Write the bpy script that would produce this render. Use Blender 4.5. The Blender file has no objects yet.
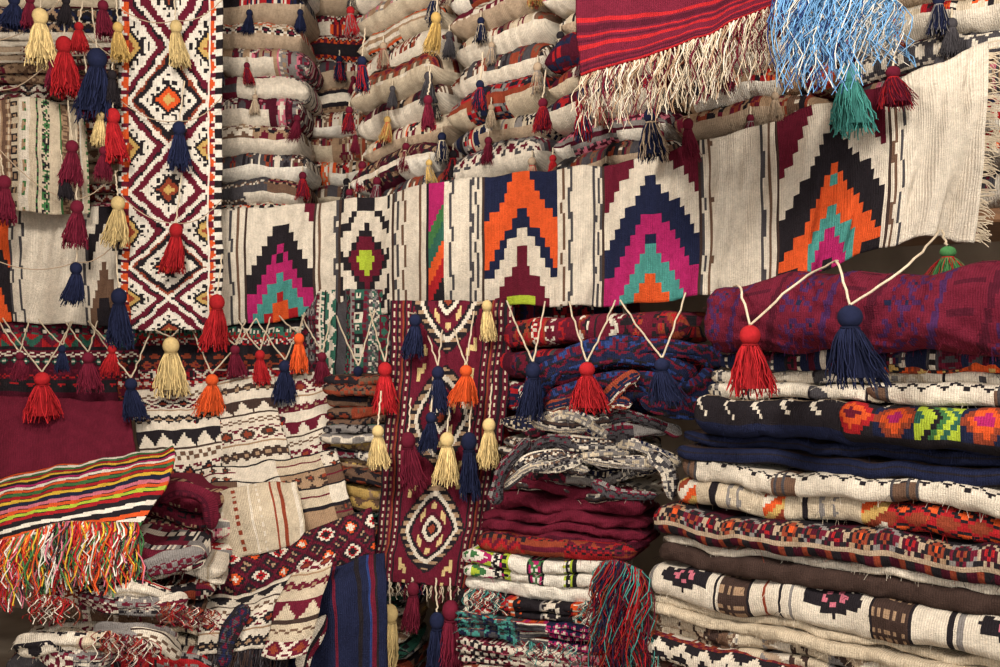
import bpy, math
import numpy as np
from mathutils import Vector
rng=np.random.default_rng(11)
CZ=1.4
sc=bpy.context.scene
try:
    sc.view_settings.view_transform='Standard'
except Exception: pass

def S(px,py,d): return np.array([(px-500)/1000*d, d, CZ+(333.5-py)/1000*d])
def lin(r,g,b):
    o=[]
    for c in (r,g,b):
        c=c/255
        o.append(c/12.92 if c<=0.04045 else ((c+0.055)/1.055)**2.4)
    return np.array(o)
K=dict(cream=lin(212,198,178),white=lin(224,213,196),ivory=lin(194,176,150),beige=lin(170,147,122),maroon=lin(98,26,42),wine=lin(72,20,34),
 red=lin(160,32,36),orange=lin(208,82,38),magenta=lin(166,36,92),teal=lin(72,138,128),navy=lin(30,34,58),black=lin(36,31,34),
 green=lin(62,108,62),lime=lin(168,184,56),brown=lin(104,78,62),dbrown=lin(64,48,42),grey=lin(128,121,116),dgrey=lin(70,66,68),
 mustard=lin(192,156,90),yellow=lin(214,172,56),pink=lin(192,104,118),sky=lin(112,158,198),blue=lin(42,58,106),rust=lin(136,60,40),
 tgreen=lin(48,92,76),straw=lin(206,178,122),tan=lin(158,128,100),plum=lin(66,34,72))
def cols(s): return np.array([K[x] for x in s.split()])

# ---------- materials
def wool_mat(name,weave=True,rough=0.97,noise_amt=0.34):
    m=bpy.data.materials.new(name); m.use_nodes=True
    nt=m.node_tree; N=nt.nodes; L=nt.links
    b=N['Principled BSDF']; b.inputs['Roughness'].default_value=rough
    b.inputs['Specular IOR Level'].default_value=0.08
    at=N.new('ShaderNodeAttribute'); at.attribute_name='Col'
    tc=N.new('ShaderNodeTexCoord')
    no=N.new('ShaderNodeTexNoise'); no.inputs['Scale'].default_value=30; no.inputs['Detail'].default_value=9; no.inputs['Roughness'].default_value=.82
    L.new(tc.outputs['Object'],no.inputs['Vector'])
    mr=N.new('ShaderNodeMapRange'); mr.inputs['From Min'].default_value=.3; mr.inputs['From Max'].default_value=.7
    mr.inputs['To Min'].default_value=1-noise_amt; mr.inputs['To Max'].default_value=1.14
    L.new(no.outputs['Fac'],mr.inputs['Value'])
    mx=N.new('ShaderNodeVectorMath'); mx.operation='SCALE'
    L.new(at.outputs['Color'],mx.inputs[0]); L.new(mr.outputs['Result'],mx.inputs['Scale'])
    out=mx.outputs[0]
    if weave:
        uv=N.new('ShaderNodeUVMap'); uv.uv_map='UVMap'
        mp=N.new('ShaderNodeMapping'); mp.inputs['Scale'].default_value=(70,380,1)
        L.new(uv.outputs['UV'],mp.inputs['Vector'])
        n2=N.new('ShaderNodeTexNoise'); n2.inputs['Scale'].default_value=1; n2.inputs['Detail'].default_value=3
        L.new(mp.outputs[0],n2.inputs['Vector'])
        w=N.new('ShaderNodeTexWave'); w.wave_type='BANDS'; w.bands_direction='X'
        w.inputs['Scale'].default_value=52; w.inputs['Distortion'].default_value=2.5; w.inputs['Detail'].default_value=2; w.inputs['Detail Scale'].default_value=3
        L.new(uv.outputs['UV'],w.inputs['Vector'])
        ad=N.new('ShaderNodeMath'); ad.operation='MULTIPLY_ADD'; ad.inputs[1].default_value=.45
        L.new(w.outputs['Fac'],ad.inputs[0]); L.new(n2.outputs['Fac'],ad.inputs[2])
        m2=N.new('ShaderNodeMapRange'); m2.inputs['From Min'].default_value=.35; m2.inputs['From Max'].default_value=1.05; m2.inputs['To Min'].default_value=.78; m2.inputs['To Max'].default_value=1.12
        L.new(ad.outputs[0],m2.inputs['Value'])
        sc2=N.new('ShaderNodeVectorMath'); sc2.operation='SCALE'
        L.new(out,sc2.inputs[0]); L.new(m2.outputs['Result'],sc2.inputs['Scale']); out=sc2.outputs[0]
        ad2=N.new('ShaderNodeMath'); ad2.operation='MULTIPLY_ADD'; ad2.inputs[1].default_value=2.0
        L.new(no.outputs['Fac'],ad2.inputs[0]); L.new(ad.outputs[0],ad2.inputs[2])
        bp=N.new('ShaderNodeBump'); bp.inputs['Strength'].default_value=.75; bp.inputs['Distance'].default_value=.006
        L.new(ad2.outputs[0],bp.inputs['Height']); L.new(bp.outputs['Normal'],b.inputs['Normal'])
    L.new(out,b.inputs['Base Color'])
    return m
M_WOOL=wool_mat('woven_wool'); M_YARN=wool_mat('yarn',weave=False,noise_amt=.45)
def plain_mat(name,c1,c2,scale,rough=.9,stretch=(1,1,1)):
    m=bpy.data.materials.new(name); m.use_nodes=True; nt=m.node_tree;N=nt.nodes;L=nt.links
    b=N['Principled BSDF']; b.inputs['Roughness'].default_value=rough
    tc=N.new('ShaderNodeTexCoord'); mp=N.new('ShaderNodeMapping'); mp.inputs['Scale'].default_value=stretch
    no=N.new('ShaderNodeTexNoise'); no.inputs['Scale'].default_value=scale; no.inputs['Detail'].default_value=6
    cr=N.new('ShaderNodeValToRGB'); cr.color_ramp.elements[0].color=(*c1,1); cr.color_ramp.elements[1].color=(*c2,1)
    cr.color_ramp.elements[0].position=.3; cr.color_ramp.elements[1].position=.7
    bp=N.new('ShaderNodeBump'); bp.inputs['Strength'].default_value=.3
    L.new(tc.outputs['Object'],mp.inputs['Vector']); L.new(mp.outputs[0],no.inputs['Vector']); L.new(no.outputs['Fac'],cr.inputs[0])
    L.new(cr.outputs[0],b.inputs['Base Color']); L.new(no.outputs['Fac'],bp.inputs['Height']); L.new(bp.outputs[0],b.inputs['Normal'])
    return m
M_PLASTER=plain_mat('plaster',lin(120,100,82),lin(150,130,108),6)
M_WOOD=plain_mat('wood',lin(92,60,36),lin(140,98,62),9,.6,(1,8,8))
M_FLOOR=plain_mat('stone_floor',lin(110,98,86),lin(150,138,122),4,.7)

# ---------- geometry accumulator
class Geo:
    def __init__(s): s.V=[];s.F=[];s.C=[];s.U=[];s.n=0
    def grid(s,P,col,UV=None):
        a,b=P.shape[:2]
        idx=s.n+np.arange(a*b).reshape(a,b)
        f=np.stack([idx[:-1,:-1],idx[1:,:-1],idx[1:,1:],idx[:-1,1:]],-1).reshape(-1,4)
        col=np.broadcast_to(np.asarray(col,float),(a-1,b-1,3)).reshape(-1,3)
        if UV is None: UV=np.zeros((a,b,2))
        u=np.stack([UV[:-1,:-1],UV[1:,:-1],UV[1:,1:],UV[:-1,1:]],2).reshape(-1,4,2)
        s.V.append(P.reshape(-1,3)); s.F.append(f); s.C.append(col); s.U.append(u); s.n+=a*b
    def strands(s,P,R,col,a1,a2,sides=3):
        Sn,n=P.shape[:2]; R=np.broadcast_to(R,(Sn,n))
        ang=np.arange(sides)/sides*2*np.pi
        off=np.cos(ang)[:,None]*a1+np.sin(ang)[:,None]*a2
        V=P[:,:,None,:]+R[:,:,None,None]*off[None,None]
        idx=s.n+np.arange(Sn*n*sides).reshape(Sn,n,sides)
        nx=np.roll(idx,-1,axis=2)
        f=np.stack([idx[:,:-1],idx[:,1:],nx[:,1:],nx[:,:-1]],-1).reshape(-1,4)
        c=np.broadcast_to(np.asarray(col)[:,None,None,:],(Sn,n-1,sides,3)).reshape(-1,3)
        s.V.append(V.reshape(-1,3)); s.F.append(f); s.C.append(c); s.U.append(np.zeros((len(f),4,2))); s.n+=Sn*n*sides
    def fuzz(s,n,seed,ln=.009,r=.0006):
        V=np.concatenate(s.V);F=np.concatenate(s.F);C=np.concatenate(s.C); q=np.random.default_rng(seed)
        i=q.integers(len(F),size=n); f=F[i]; p=V[f[:,0]]; nr=np.cross(V[f[:,2]]-V[f[:,0]],V[f[:,3]]-V[f[:,1]]); l=np.linalg.norm(nr,axis=1,keepdims=True)+1e-9; nr/=l
        nr=np.where(nr[:,1:2]>0,-nr,nr)
        d=nr*.55+q.normal(0,.6,(n,3)); d[:,2]-=.5; k=np.linspace(0,1,4)
        P=p[:,None,:]+d[:,None,:]*(k*ln)[None,:,None]*q.uniform(.4,1.6,(n,1,1)); P[:,:,2]-=(k**2*ln*.7)[None]
        s.strands(P,r,C[i]*q.uniform(.8,1.5,(n,1)),np.array([1.,0,0]),np.array([0,.5,.85]))
    def build(s,name,mat=None,solid=0,parent=None):
        V=np.concatenate(s.V);F=np.concatenate(s.F);C=np.concatenate(s.C);U=np.concatenate(s.U)
        cen=V.mean(0)
        me=bpy.data.meshes.new(name)
        me.vertices.add(len(V)); me.vertices.foreach_set('co',(V-cen).astype(np.float32).ravel())
        me.loops.add(len(F)*4); me.loops.foreach_set('vertex_index',F.astype(np.int32).ravel())
        me.polygons.add(len(F)); me.polygons.foreach_set('loop_start',(np.arange(len(F))*4).astype(np.int32))
        me.polygons.foreach_set('use_smooth',np.ones(len(F),bool))
        me.update(calc_edges=True)
        at=me.color_attributes.new('Col','FLOAT_COLOR','CORNER')
        cc=np.ones((len(F),4,4),np.float32); cc[:,:,:3]=np.clip(C,0,1)[:,None,:]
        at.data.foreach_set('color',cc.ravel())
        uv=me.uv_layers.new(name='UVMap'); uv.data.foreach_set('uv',U.astype(np.float32).ravel())
        me.materials.append(mat or M_WOOL)
        o=bpy.data.objects.new(name,me); sc.collection.objects.link(o); o.location=cen
        if solid:
            md=o.modifiers.new('thickness','SOLIDIFY'); md.thickness=solid; md.offset=0
        if parent: o.parent=parent
        return o

def snoise(seed,x,y=0.0,n=5):
    r=np.random.default_rng(seed); o=0
    for i in range(n):
        f=1.0+i*.8
        a=r.uniform(0,6.28,3)
        o=o+np.sin(f*(x*np.cos(a[0])*1.0+y*np.sin(a[0]))+a[1])*np.sin(f*.7*(x*np.sin(a[2])+y*np.cos(a[2]))+a[1]*2)/(1+i*.5)
    return o/1.6

def catm(A,t):
    n=A.shape[0]
    if n==2:
        tt=t.reshape((-1,)+(1,)*(A.ndim-1)); return A[0]*(1-tt)+A[1]*tt
    x=t*(n-1); i=np.clip(np.floor(x).astype(int),0,n-2); f=(x-i).reshape((-1,)+(1,)*(A.ndim-1))
    E=np.concatenate([2*A[:1]-A[1:2],A,2*A[-1:]-A[-2:-1]])
    p0,p1,p2,p3=E[i],E[i+1],E[i+2],E[i+3]
    return .5*((2*p1)+(-p0+p2)*f+(2*p0-5*p1+4*p2-p3)*f*f+(-p0+3*p1-3*p2+p3)*f**3)

# ---------- patterns
def frac(x): return x-np.floor(x)
KINDS=['diamond','zig','tri','hook','star','steps','diamond','zig']
def motif(kind,a,b,w,h,pal,rot=0,step=.0065):
    a=(np.floor(a/step)+.5)*step; b=(np.floor(b/step)+.5)*step
    ci=np.floor(a/w).astype(int); x=np.abs(frac(a/w)-.5)*2; y=np.abs(frac(b/h)-.5)*2
    n=len(pal)
    if kind=='diamond': i=np.floor((x+y)*n*.62).astype(int)
    elif kind=='zig': i=np.floor(frac(b/h*1.0+x*.5)*n).astype(int)
    elif kind=='tri': i=np.floor((frac(b/h)+x*.9)*n*.6).astype(int)
    elif kind=='hook': i=np.where(np.abs(x-y)<.22,0,np.floor(np.maximum(x,y)*n*.99)).astype(int)
    elif kind=='star': i=np.where((x+y<.5),0,np.where(np.maximum(x,y)<.55,1,np.where(np.abs(x-y)<.18,2,3))).astype(int)
    elif kind=='steps': i=np.floor((np.floor(x*4)/4+y*.8)*n*.6).astype(int)
    else: i=np.zeros_like(ci)
    return pal[(np.clip(i,0,n-1)+rot*(ci%3))%n]
def rows(U,V,seed,pal,ground,hmin=.03,hmax=.085,plain=.35,rot=1,kinds=None,line=.25):
    r=np.random.default_rng(seed); pal=np.array(pal)
    out=np.broadcast_to(ground,U.shape+(3,)).copy()
    v=float(V.min())-r.uniform(0,.06); vm=float(V.max()); prev=0
    while v<vm:
        k=r.random()
        if k<plain and prev!=1: h=r.uniform(hmin*.7,hmax); t='plain'; prev=1
        elif k<plain+line: h=r.uniform(.006,.016); t='line'; prev=2
        else: h=r.uniform(hmin,hmax); t='m'; prev=3
        m=(V>=v)&(V<v+h)
        if m.any():
            if t=='line':
                c=pal[r.integers(len(pal))]
                if r.random()<.5:
                    c2=pal[r.integers(len(pal))]; q=(np.floor(U[m]/.014)%2)[:,None]; out[m]=c*q+c2*(1-q)
                else: out[m]=c
            elif t=='m':
                kind=r.choice(kinds or KINDS)
                p=pal[r.permutation(len(pal))][:max(2,min(len(pal),r.integers(2,5)))]
                if r.random()<.6: p[-1]=ground
                out[m]=motif(kind,U[m],V[m]-v,h*r.uniform(.8,2.0),h,p,rot if r.random()<.5 else 0)
        v+=h
    return out
def patf(spec):
    if callable(spec): return spec
    mode,p,gd,seed=spec[:4]; pal=cols(p); g=K[gd]; o=spec[4] if len(spec)>4 else {}
    if mode=='rows': return lambda U,V: rows(U,V,seed,pal,g,**o)
    if mode=='bars': return lambda U,V: rows(V,U,seed,pal,g,**o)
    if mode=='plain': return lambda U,V: np.broadcast_to(g,U.shape+(3,)).copy()
    if mode=='stripe':
        def f(U,V,seed=seed):
            w=o.get('w',.014); r=np.random.default_rng(seed); T=r.integers(0,len(pal),200); T2=r.random(200)
            i=np.floor(V/w).astype(int)%200
            c=pal[T[i]].copy(); m=T2[i]<o.get('gr',.4); c[m]=g; return c
        return f
    if mode=='vstripe':
        f0=patf(('stripe',p,gd,seed,o)); return lambda U,V: f0(V,U)
    if mode=='mix':
        def f(U,V):
            r=np.random.default_rng(seed); out=np.zeros(U.shape+(3,)); u=float(U.min()); i=0
            while u<U.max():
                h=r.uniform(.08,.3); m=(U>=u)&(U<u+h)
                if m.any():
                    gg=pal[r.integers(len(pal))] if r.random()<.6 else g
                    out[m]=rows(U[m],V[m],seed*7+i,pal,gg,hmin=.02,hmax=.05,plain=.2)
                u+=h;i+=1
            return out
        return f
def qn(a,st=.0065): return (np.floor(a/st)+.5)*st
def arrows(U,V):
    a=qn(U);b=qn(V,.006); w=.085; x=(frac(a/w)-.5)*w; y=b-.045
    out=np.broadcast_to(K['black'],U.shape+(3,)).copy()
    m=((np.abs(np.abs(y)-np.abs(x+.018))<.006)&(x>-.018)&(x<.022))|((np.abs(y)<.004)&(x<.0)&(x>-.035)); out[m]=K['cream']
    m=(np.abs(y)>.055); out[m]=K['navy']; m=(np.abs(b-.012)<.003); out[m]=K['beige']
    return out
def zigline(U,V):
    a=qn(U,.005);b=qn(V,.005); out=np.broadcast_to(K['cream'],U.shape+(3,)).copy()
    tri=np.abs(frac(a/.05)-.5)*2*.022
    m=np.abs(b-.012-tri)<.0045; out[m]=K['black']
    m=(frac(a/.31)<.22); out[m&(np.abs(b-.02)>.012)]=K['brown']; out[m&(frac(a/.02)<.3)]=K['dgrey']
    return out
def geodark(U,V):
    a=qn(U,.006);b=qn(V,.006); out=np.broadcast_to(K['black'],U.shape+(3,)).copy()
    w=.06;ci=np.floor(a/w).astype(int); x=np.abs(frac(a/w)-.5)*2; y=np.abs(b-.045)/.032
    qd=x+y; A_=cols('black red wine beige black wine'); B_=cols('orange black rust black tan black'); C_=cols('wine rust black maroon grey black'); i=np.clip((qd*3.4).astype(int),0,5)
    out=np.where((ci%3==0)[...,None],A_[i],np.where((ci%3==1)[...,None],B_[i],C_[i])); m=(np.abs(b-.083)<.005); out[m]=K['beige']; m=b>.088; z=(np.floor(a/.02)%3).astype(int); out[m]=cols('rust black wine')[z[m]]
    return out
def whiteband(U,V):
    a=qn(U,.006);b=qn(V,.006); out=np.broadcast_to(K['cream'],U.shape+(3,)).copy()
    m=frac(a/.43)<.02; out[m]=K['black']; m=np.abs(frac(a/.43)-.07)<.012; out[m]=K['grey']
    x=np.abs(frac(a/.43)-.33)*.43; y=np.abs(b-.05); qd=x/.085+y/.05
    m=(qd<1)|((np.abs(x-.06)<.012)&(y<.03)); out[m]=K['black']; m=(qd<.5)&(qd>.3); out[m]=K['pink']
    f=frac(a/.43); m=(np.abs(f-.68)<.10); out[m]=K['tan']; out[m&((np.floor(a/.0065)%3==0)|(np.floor(b/.0065)%3==0))]=K['dbrown']
    m=np.abs(np.abs(f-.68)-.115)<.008; out[m]=K['black']; m=np.abs(f-.9)<.006; out[m]=K['rust']
    return out
def orangemix(U,V):
    a=qn(U,.007);b=qn(V,.007); out=np.broadcast_to(K['ivory'],U.shape+(3,)).copy()
    m=np.abs(frac(a/.27)-.2)<.12; z=((a*1+b*1)/.03); out[m]=cols('orange mustard rust cream')[(np.floor(z).astype(int)%4)][m]
    m=np.abs(frac(a/.27)-.5)<.035; out[m]=K['black']; m=np.abs(frac(a/.27)-.75)<.09; x=frac(a/.03)+np.abs(frac(b/.05)-.5); out[m&(x<.6)]=K['grey']
    m=a>.62; qd=np.abs(frac(a/.07)-.5)*2+np.abs(frac((b)/.06)-.5)*2; i=np.clip((qd*2.5).astype(int),0,3); out[m]=cols('orange black red rust')[i][m]
    return out
def greyknit(U,V):
    a=qn(U,.006);b=qn(V,.006); z=np.floor((b+.012*np.abs(frac(a/.04)-.5))/.008).astype(int)
    return cols('grey cream dgrey ivory black cream grey dbrown')[(z*5+3)%8]
def berber(seed,alt='black',ground='cream'):
    def f(U,V):
        a=qn(U,.0065);b=qn(V,.0065); out=np.broadcast_to(K[ground],U.shape+(3,)).copy(); per=.30
        y=frac((b+seed*.047)/per)*per; r=np.floor((b+seed*.047)/per).astype(int)
        x=np.abs(frac(a/.085)-.5)*2
        m=(y<.010); out[m]=K[alt]
        m=(y>=.010)&(y<.065)&((y-.010)/.055<x); out[m]=np.where((r[m]%2==0)[:,None],K['maroon'],K[alt])
        m=(y>=.065)&(y<.073); out[m]=K['dbrown']
        m=(y>.085)&(y<.11)&(((a/.02).astype(int)+(b/.0125).astype(int))%2==0); out[m]=K['brown']
        m=(y>.125)&(y<.185); qd=x+np.abs(y-.155)/.03; i=np.clip((qd*2.4).astype(int),0,4); out[m]=cols('rust '+alt+' cream maroon cream')[i[m]]
        m=(y>.192)&(y<.198); out[m]=K['tan']
        m=(y>.215)&(y<.275); qd=np.abs(x-.5)+np.abs(y-.245)/.03; out[m&(qd<.75)]=K[alt]; out[m&(qd<.3)]=K['tan']
        return out
    return f

# ---------- folded textile
def fold(g,A,B,z0,th,f,seed,out=0.,D=.3,arch=0.,sag=.008,tilt=0.,r=None,nose_n=14,cell=.0075,wob=.012,cap=.05,wrk=.007):
    A=np.array(A,float);B=np.array(B,float); L=np.linalg.norm(B-A); e=(B-A)/L
    n=np.array([e[1],-e[0]]); 
    if n[1]>0: n=-n
    nu=max(8,int(L/cell)); u=np.linspace(0,1,nu+1); r=r or th*.55
    s=u*L
    endf=np.sqrt(np.clip(1-np.clip(1-np.minimum(s,L-s)/cap,0,1)**2,0,1))*.97+.03
    th_u=th*(1+.18*snoise(seed+5,s*11,0))*endf
    zc=z0+th/2+sag*snoise(77+int(z0*6),s*5,z0*3)+sag*.5*snoise(seed,s*14,0)+arch*(1-(2*u-1)**2)+tilt*(u-.5)*L
    pr=out+wob*snoise(seed+9,s*6,0)-(1-endf)*cap*.5
    th_a=np.linspace(np.pi/2,-np.pi/2,nose_n+1)
    offs=np.concatenate([-np.linspace(D,0,6)[:-1], r*np.cos(th_a)**.8*1.0, -np.linspace(0,D,6)[1:]])
    zz=np.concatenate([np.ones(5)*.5, np.sign(np.sin(th_a))*np.abs(np.sin(th_a))**.85*.5, -np.ones(5)*.5])
    dv=np.concatenate([[0],np.cumsum(np.hypot(np.diff(offs),np.diff(zz)*th))])
    off=offs[None]*endf[:,None].clip(.3,1)+pr[:,None]+wrk*snoise(seed+3,s[:,None]*34,dv[None]*45)
    P=np.zeros((nu+1,len(offs),3))
    P[:,:,0]=A[0]+e[0]*s[:,None]+n[0]*off
    P[:,:,1]=A[1]+e[1]*s[:,None]+n[1]*off
    P[:,:,2]=zc[:,None]+zz[None]*th_u[:,None]
    UV=np.stack(np.broadcast_arrays(s[:,None],dv[None]),-1)
    Uc=(UV[:-1,:-1,0]+UV[1:,:-1,0])/2; Vc=(UV[:-1,:-1,1]+UV[:-1,1:,1])/2
    g.grid(P,f(Uc,Vc-D),UV)
def lobes(g,A,B,z0,th,spec,seed,k=2,**kw):
    r=np.random.default_rng(seed)
    f=patf(spec); w=r.uniform(.7,1.3,k); w=w/w.sum()*th; z=z0; o=kw.pop('out',0)
    for i in range(k):
        ff=(lambda q:(lambda U,V:f(U,V+q)))(i*.07 if not callable(spec) else 0)
        fold(g,A,B,z,w[i],ff,seed+i*31,out=o+r.uniform(-.014,.014),**kw); z+=w[i]

def patch(g,ctrl,f,cell=.0075,wr=.006,seed=1,wf=9,world=False):
    C=np.array(ctrl,float)
    if not world:
        W=np.zeros_like(C)
        for i in range(C.shape[0]):
            for j in range(C.shape[1]): W[i,j]=S(*C[i,j])
    else: W=C
    lu=np.linalg.norm(np.diff(W,axis=1),axis=2).sum(1).max(); lv=np.linalg.norm(np.diff(W,axis=0),axis=2).sum(0).max()
    nu=max(4,int(lu/cell)); nv=max(4,int(lv/cell))
    P=catm(W,np.linspace(0,1,nv+1)); P=np.swapaxes(catm(np.swapaxes(P,0,1),np.linspace(0,1,nu+1)),0,1)
    P=np.swapaxes(P,0,1)
    U,V=np.meshgrid(np.linspace(0,lu,nu+1),np.linspace(0,lv,nv+1),indexing='ij')
    du=np.gradient(P,axis=0);dvv=np.gradient(P,axis=1); N=np.cross(du,dvv); N/=np.linalg.norm(N,axis=2,keepdims=True)+1e-9
    h=wr*snoise(seed,U*wf,V*wf*.45,6)+wr*.3*snoise(seed+1,U*wf*3.3,V*wf*2.2,5)
    P=P+N*h[:,:,None]
    P[:,:,0]+=.006*snoise(seed+8,V*12,U*3); P[:,:,2]+=.006*snoise(seed+9,U*14,V*2)
    UV=np.stack([U,V],-1)
    Uc=(U[:-1,:-1]+U[1:,:-1])/2;Vc=(V[:-1,:-1]+V[:-1,1:])/2
    g.grid(P,f(Uc,Vc),UV)
    return P
def bundle(g,path,r,f,seed,flat=.6,ridges=3,twist=9.,nphi=40,ripple=.14):
    f=patf(f)
    W=np.array([S(*p) for p in path]); L=np.linalg.norm(np.diff(W,axis=0),axis=1).sum(); n=max(12,int(L/.0075))
    t=np.linspace(0,1,n+1); P=catm(W,t); T=np.gradient(P,axis=0); T/=np.linalg.norm(T,axis=1,keepdims=True)
    ref=np.array([0,1.,0]); B1=np.cross(T,ref); B1/=np.linalg.norm(B1,axis=1,keepdims=True)+1e-9; B2=np.cross(T,B1)
    ph=np.linspace(0,2*np.pi,nphi+1); s=t*L
    endf=np.clip(np.minimum(s,L-s)/(r*1.2),0,1)**.5*.92+.08
    q=np.random.default_rng(seed); p0=q.uniform(0,6)
    R=r*(1+ripple*np.cos(ridges*ph[None]+twist*s[:,None]+p0)+ripple*.6*np.cos((ridges*2+1)*ph[None]-twist*.7*s[:,None])+.09*np.sin(ph[None]*2+s[:,None]*45+p0))*(1+.25*snoise(seed,s*15,0))[:,None]*endf[:,None]
    G=P[:,None,:]+B1[:,None,:]*(R*np.cos(ph)[None])[:,:,None]+B2[:,None,:]*(R*np.sin(ph)[None]*flat)[:,:,None]
    UV=np.stack(np.broadcast_arrays(s[:,None],(ph*r*1.3)[None]),-1)
    Uc=(UV[:-1,:-1,0]+UV[1:,:-1,0])/2; Vc=(UV[:-1,:-1,1]+UV[:-1,1:,1])/2
    g.grid(G,f(Uc,Vc+q.uniform(0,.3)),UV)
def fringe(g,E,length,pal,n,r=.0022,seed=3,spread=.012,out=(0,-.01,0),seg=7,curl=.25,shift=0.):
    q=np.random.default_rng(seed); E=np.array(E,float)
    t=np.sort(q.random(n)); gN=max(3,n//7); t=.35*t+.65*(np.round(t*gN)/gN); t=np.clip(t,0,1); base=catm(E,t)
    k=np.linspace(0,1,seg+1)
    ln=length*q.uniform(.6,1.2,n)
    d=q.normal(0,spread,(n,2))
    P=np.zeros((n,seg+1,3)); 
    for a in range(3): P[:,:,a]=base[:,a:a+1]+out[a]*np.sin(k*1.6)[None]
    f=q.uniform(5,13,(n,1)); p0=q.uniform(0,6,(n,1))
    P[:,:,0]+=d[:,0:1]*k+ curl*spread*(np.sin(k[None]*f+p0)-np.sin(p0))+shift*k[None]*ln[:,None]
    P[:,:,1]+=d[:,1:2]*k*.6+curl*.6*spread*(np.cos(k[None]*f+p0)-np.cos(p0))
    P[:,:,2]-=ln[:,None]*k[None]
    g.strands(P,r*np.linspace(1.1,.7,seg+1),pal[q.integers(len(pal),size=n)]*q.uniform(.75,1.15,(n,1)),np.array([1.,0,0]),np.array([0,1.,0]))
def cord(g,a,b,r=.0035,slack=.02,col='ivory',n=12,seed=0,via=None):
    pts=[np.array(a,float)]+([np.array(via,float)] if via is not None else [])+[np.array(b,float)]; A=np.array(pts)
    t=np.linspace(0,1,n+1)
    P=catm(A,t); P[:,2]-=slack*4*t*(1-t); q=np.random.default_rng(seed); P[1:-1,:2]+=q.normal(0,.0015,(n-1,2))
    d=(A[-1]-A[0]); d=d/(np.linalg.norm(d)+1e-9); a1=np.cross(d,[0,1,0]); a1/=np.linalg.norm(a1)+1e-9; a2=np.cross(d,a1)
    g.strands(P[None],np.full(n+1,r),K[col][None],a1,a2,sides=5)
def tassel(g,top,L,col,seed=0,w=.5,lean=0.,col2=None):
    q=np.random.default_rng(seed); top=np.array(top,float); c=K[col]*q.uniform(.85,1.15)
    hr=.135*L*(.7+w*.6); lean=lean+q.normal(0,.06)
    th=np.linspace(0,np.pi,9); ph=np.linspace(0,2*np.pi,17)
    rad=hr*np.sin(th)[:,None]*(1+.06*np.sin(ph*8)[None])+.0006
    z=-.15*L*(1-np.cos(th))
    P=np.stack([top[0]+rad*np.cos(ph)[None],top[1]+rad*np.sin(ph)[None],np.broadcast_to((top[2]+z)[:,None],rad.shape)],-1)
    g.grid(P,c*.9)
    th=np.linspace(0,2*np.pi,9); R=hr*.72+.09*hr*np.cos(th); z=-.285*L+.018*L*np.sin(th)
    rad=np.broadcast_to(R[:,None],(9,17)); P=np.stack([top[0]+rad*np.cos(ph),top[1]+rad*np.sin(ph),np.broadcast_to((top[2]+z)[:,None],(9,17))],-1)
    g.grid(P,(K[col2] if col2 else c*.55))
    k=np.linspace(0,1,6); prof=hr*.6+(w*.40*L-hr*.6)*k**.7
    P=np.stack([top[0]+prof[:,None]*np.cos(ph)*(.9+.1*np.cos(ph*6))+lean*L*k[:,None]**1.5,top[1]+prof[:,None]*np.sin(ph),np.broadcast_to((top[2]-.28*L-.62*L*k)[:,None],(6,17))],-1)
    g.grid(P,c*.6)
    n=120; a=q.uniform(0,2*np.pi,n); k=np.linspace(0,1,8)
    rr=(w*.5*L)*np.sqrt(q.uniform(.25,1.25,n)); base=hr*.66*q.uniform(.8,1.05,n)
    ln=L*.70*q.uniform(.76,1.12,n)
    pr=base[:,None]+(rr-base)[:,None]*(k**.75)[None]
    aa=a[:,None]+q.normal(0,.35,n)[:,None]*k[None]
    ff=q.uniform(8,18,(n,1))
    P=np.stack([top[0]+pr*np.cos(aa)+lean*L*k**1.5+.020*L*np.sin(k*ff+a[:,None]*5)*k,top[1]+pr*np.sin(aa)+.016*L*np.cos(k*ff+a[:,None]*3)*k,top[2]-.27*L-ln[:,None]*k[None]],-1)
    cc=c[None]*q.uniform(.6,1.4,(n,1))
    if col2:
        m=q.random(n)<.35; cc[m]=K[col2]
    g.strands(P,.0135*L*np.linspace(1,.7,8),cc,np.array([1.,0,0]),np.array([0,1.,0]))

# ---------- survey lines
XC,YC,SL=-.756,4.2,.788
def dl(px,off=0.):
    if px<320: return 4.2-off
    y0=YC-off*1.27
    return (y0+SL*XC)/(1+SL*(px-500)/1000)
E=np.array([.7855,-.6189]); NO=np.array([.6189,.7855])
def LP(s,off=0.): return np.array([XC,YC])+E*s-NO*off

# ================= ROOM SHELL
def box(name,lo,hi,mat,rotz=0,origin=(0,0,0)):
    me=bpy.data.meshes.new(name); lo=np.array(lo);hi=np.array(hi)
    v=[(x,y,z) for x in (lo[0],hi[0]) for y in (lo[1],hi[1]) for z in (lo[2],hi[2])]
    f=[(0,1,3,2),(4,6,7,5),(0,4,5,1),(2,3,7,6),(0,2,6,4),(1,5,7,3)]
    me.from_pydata(v,[],f); me.materials.append(mat); o=bpy.data.objects.new(name,me); sc.collection.objects.link(o)
    o.rotation_euler=(0,0,rotz); o.location=origin
    return o
box('floor',(-3.2,-1.5,-.1),(3.6,5.2,0),M_FLOOR)
box('ceiling',(-3.2,-.3,3.15),(3.6,5.2,3.25),M_PLASTER)
box('wall_back',(-3.2,5.1,0),(.2,5.2,3.15),M_PLASTER)
box('wall_left',(-3.3,-.3,0),(-3.2,5.2,3.15),M_PLASTER)
ang=math.atan2(E[1],E[0]); w0=LP(-.55,-.95)
box('wall_right',(0,0,0),(4.9,.1,3.15),M_PLASTER,ang,(w0[0],w0[1],0))
def bev(o,w=.008):
    m=o.modifiers.new('bevel','BEVEL'); m.width=w; m.segments=2
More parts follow.
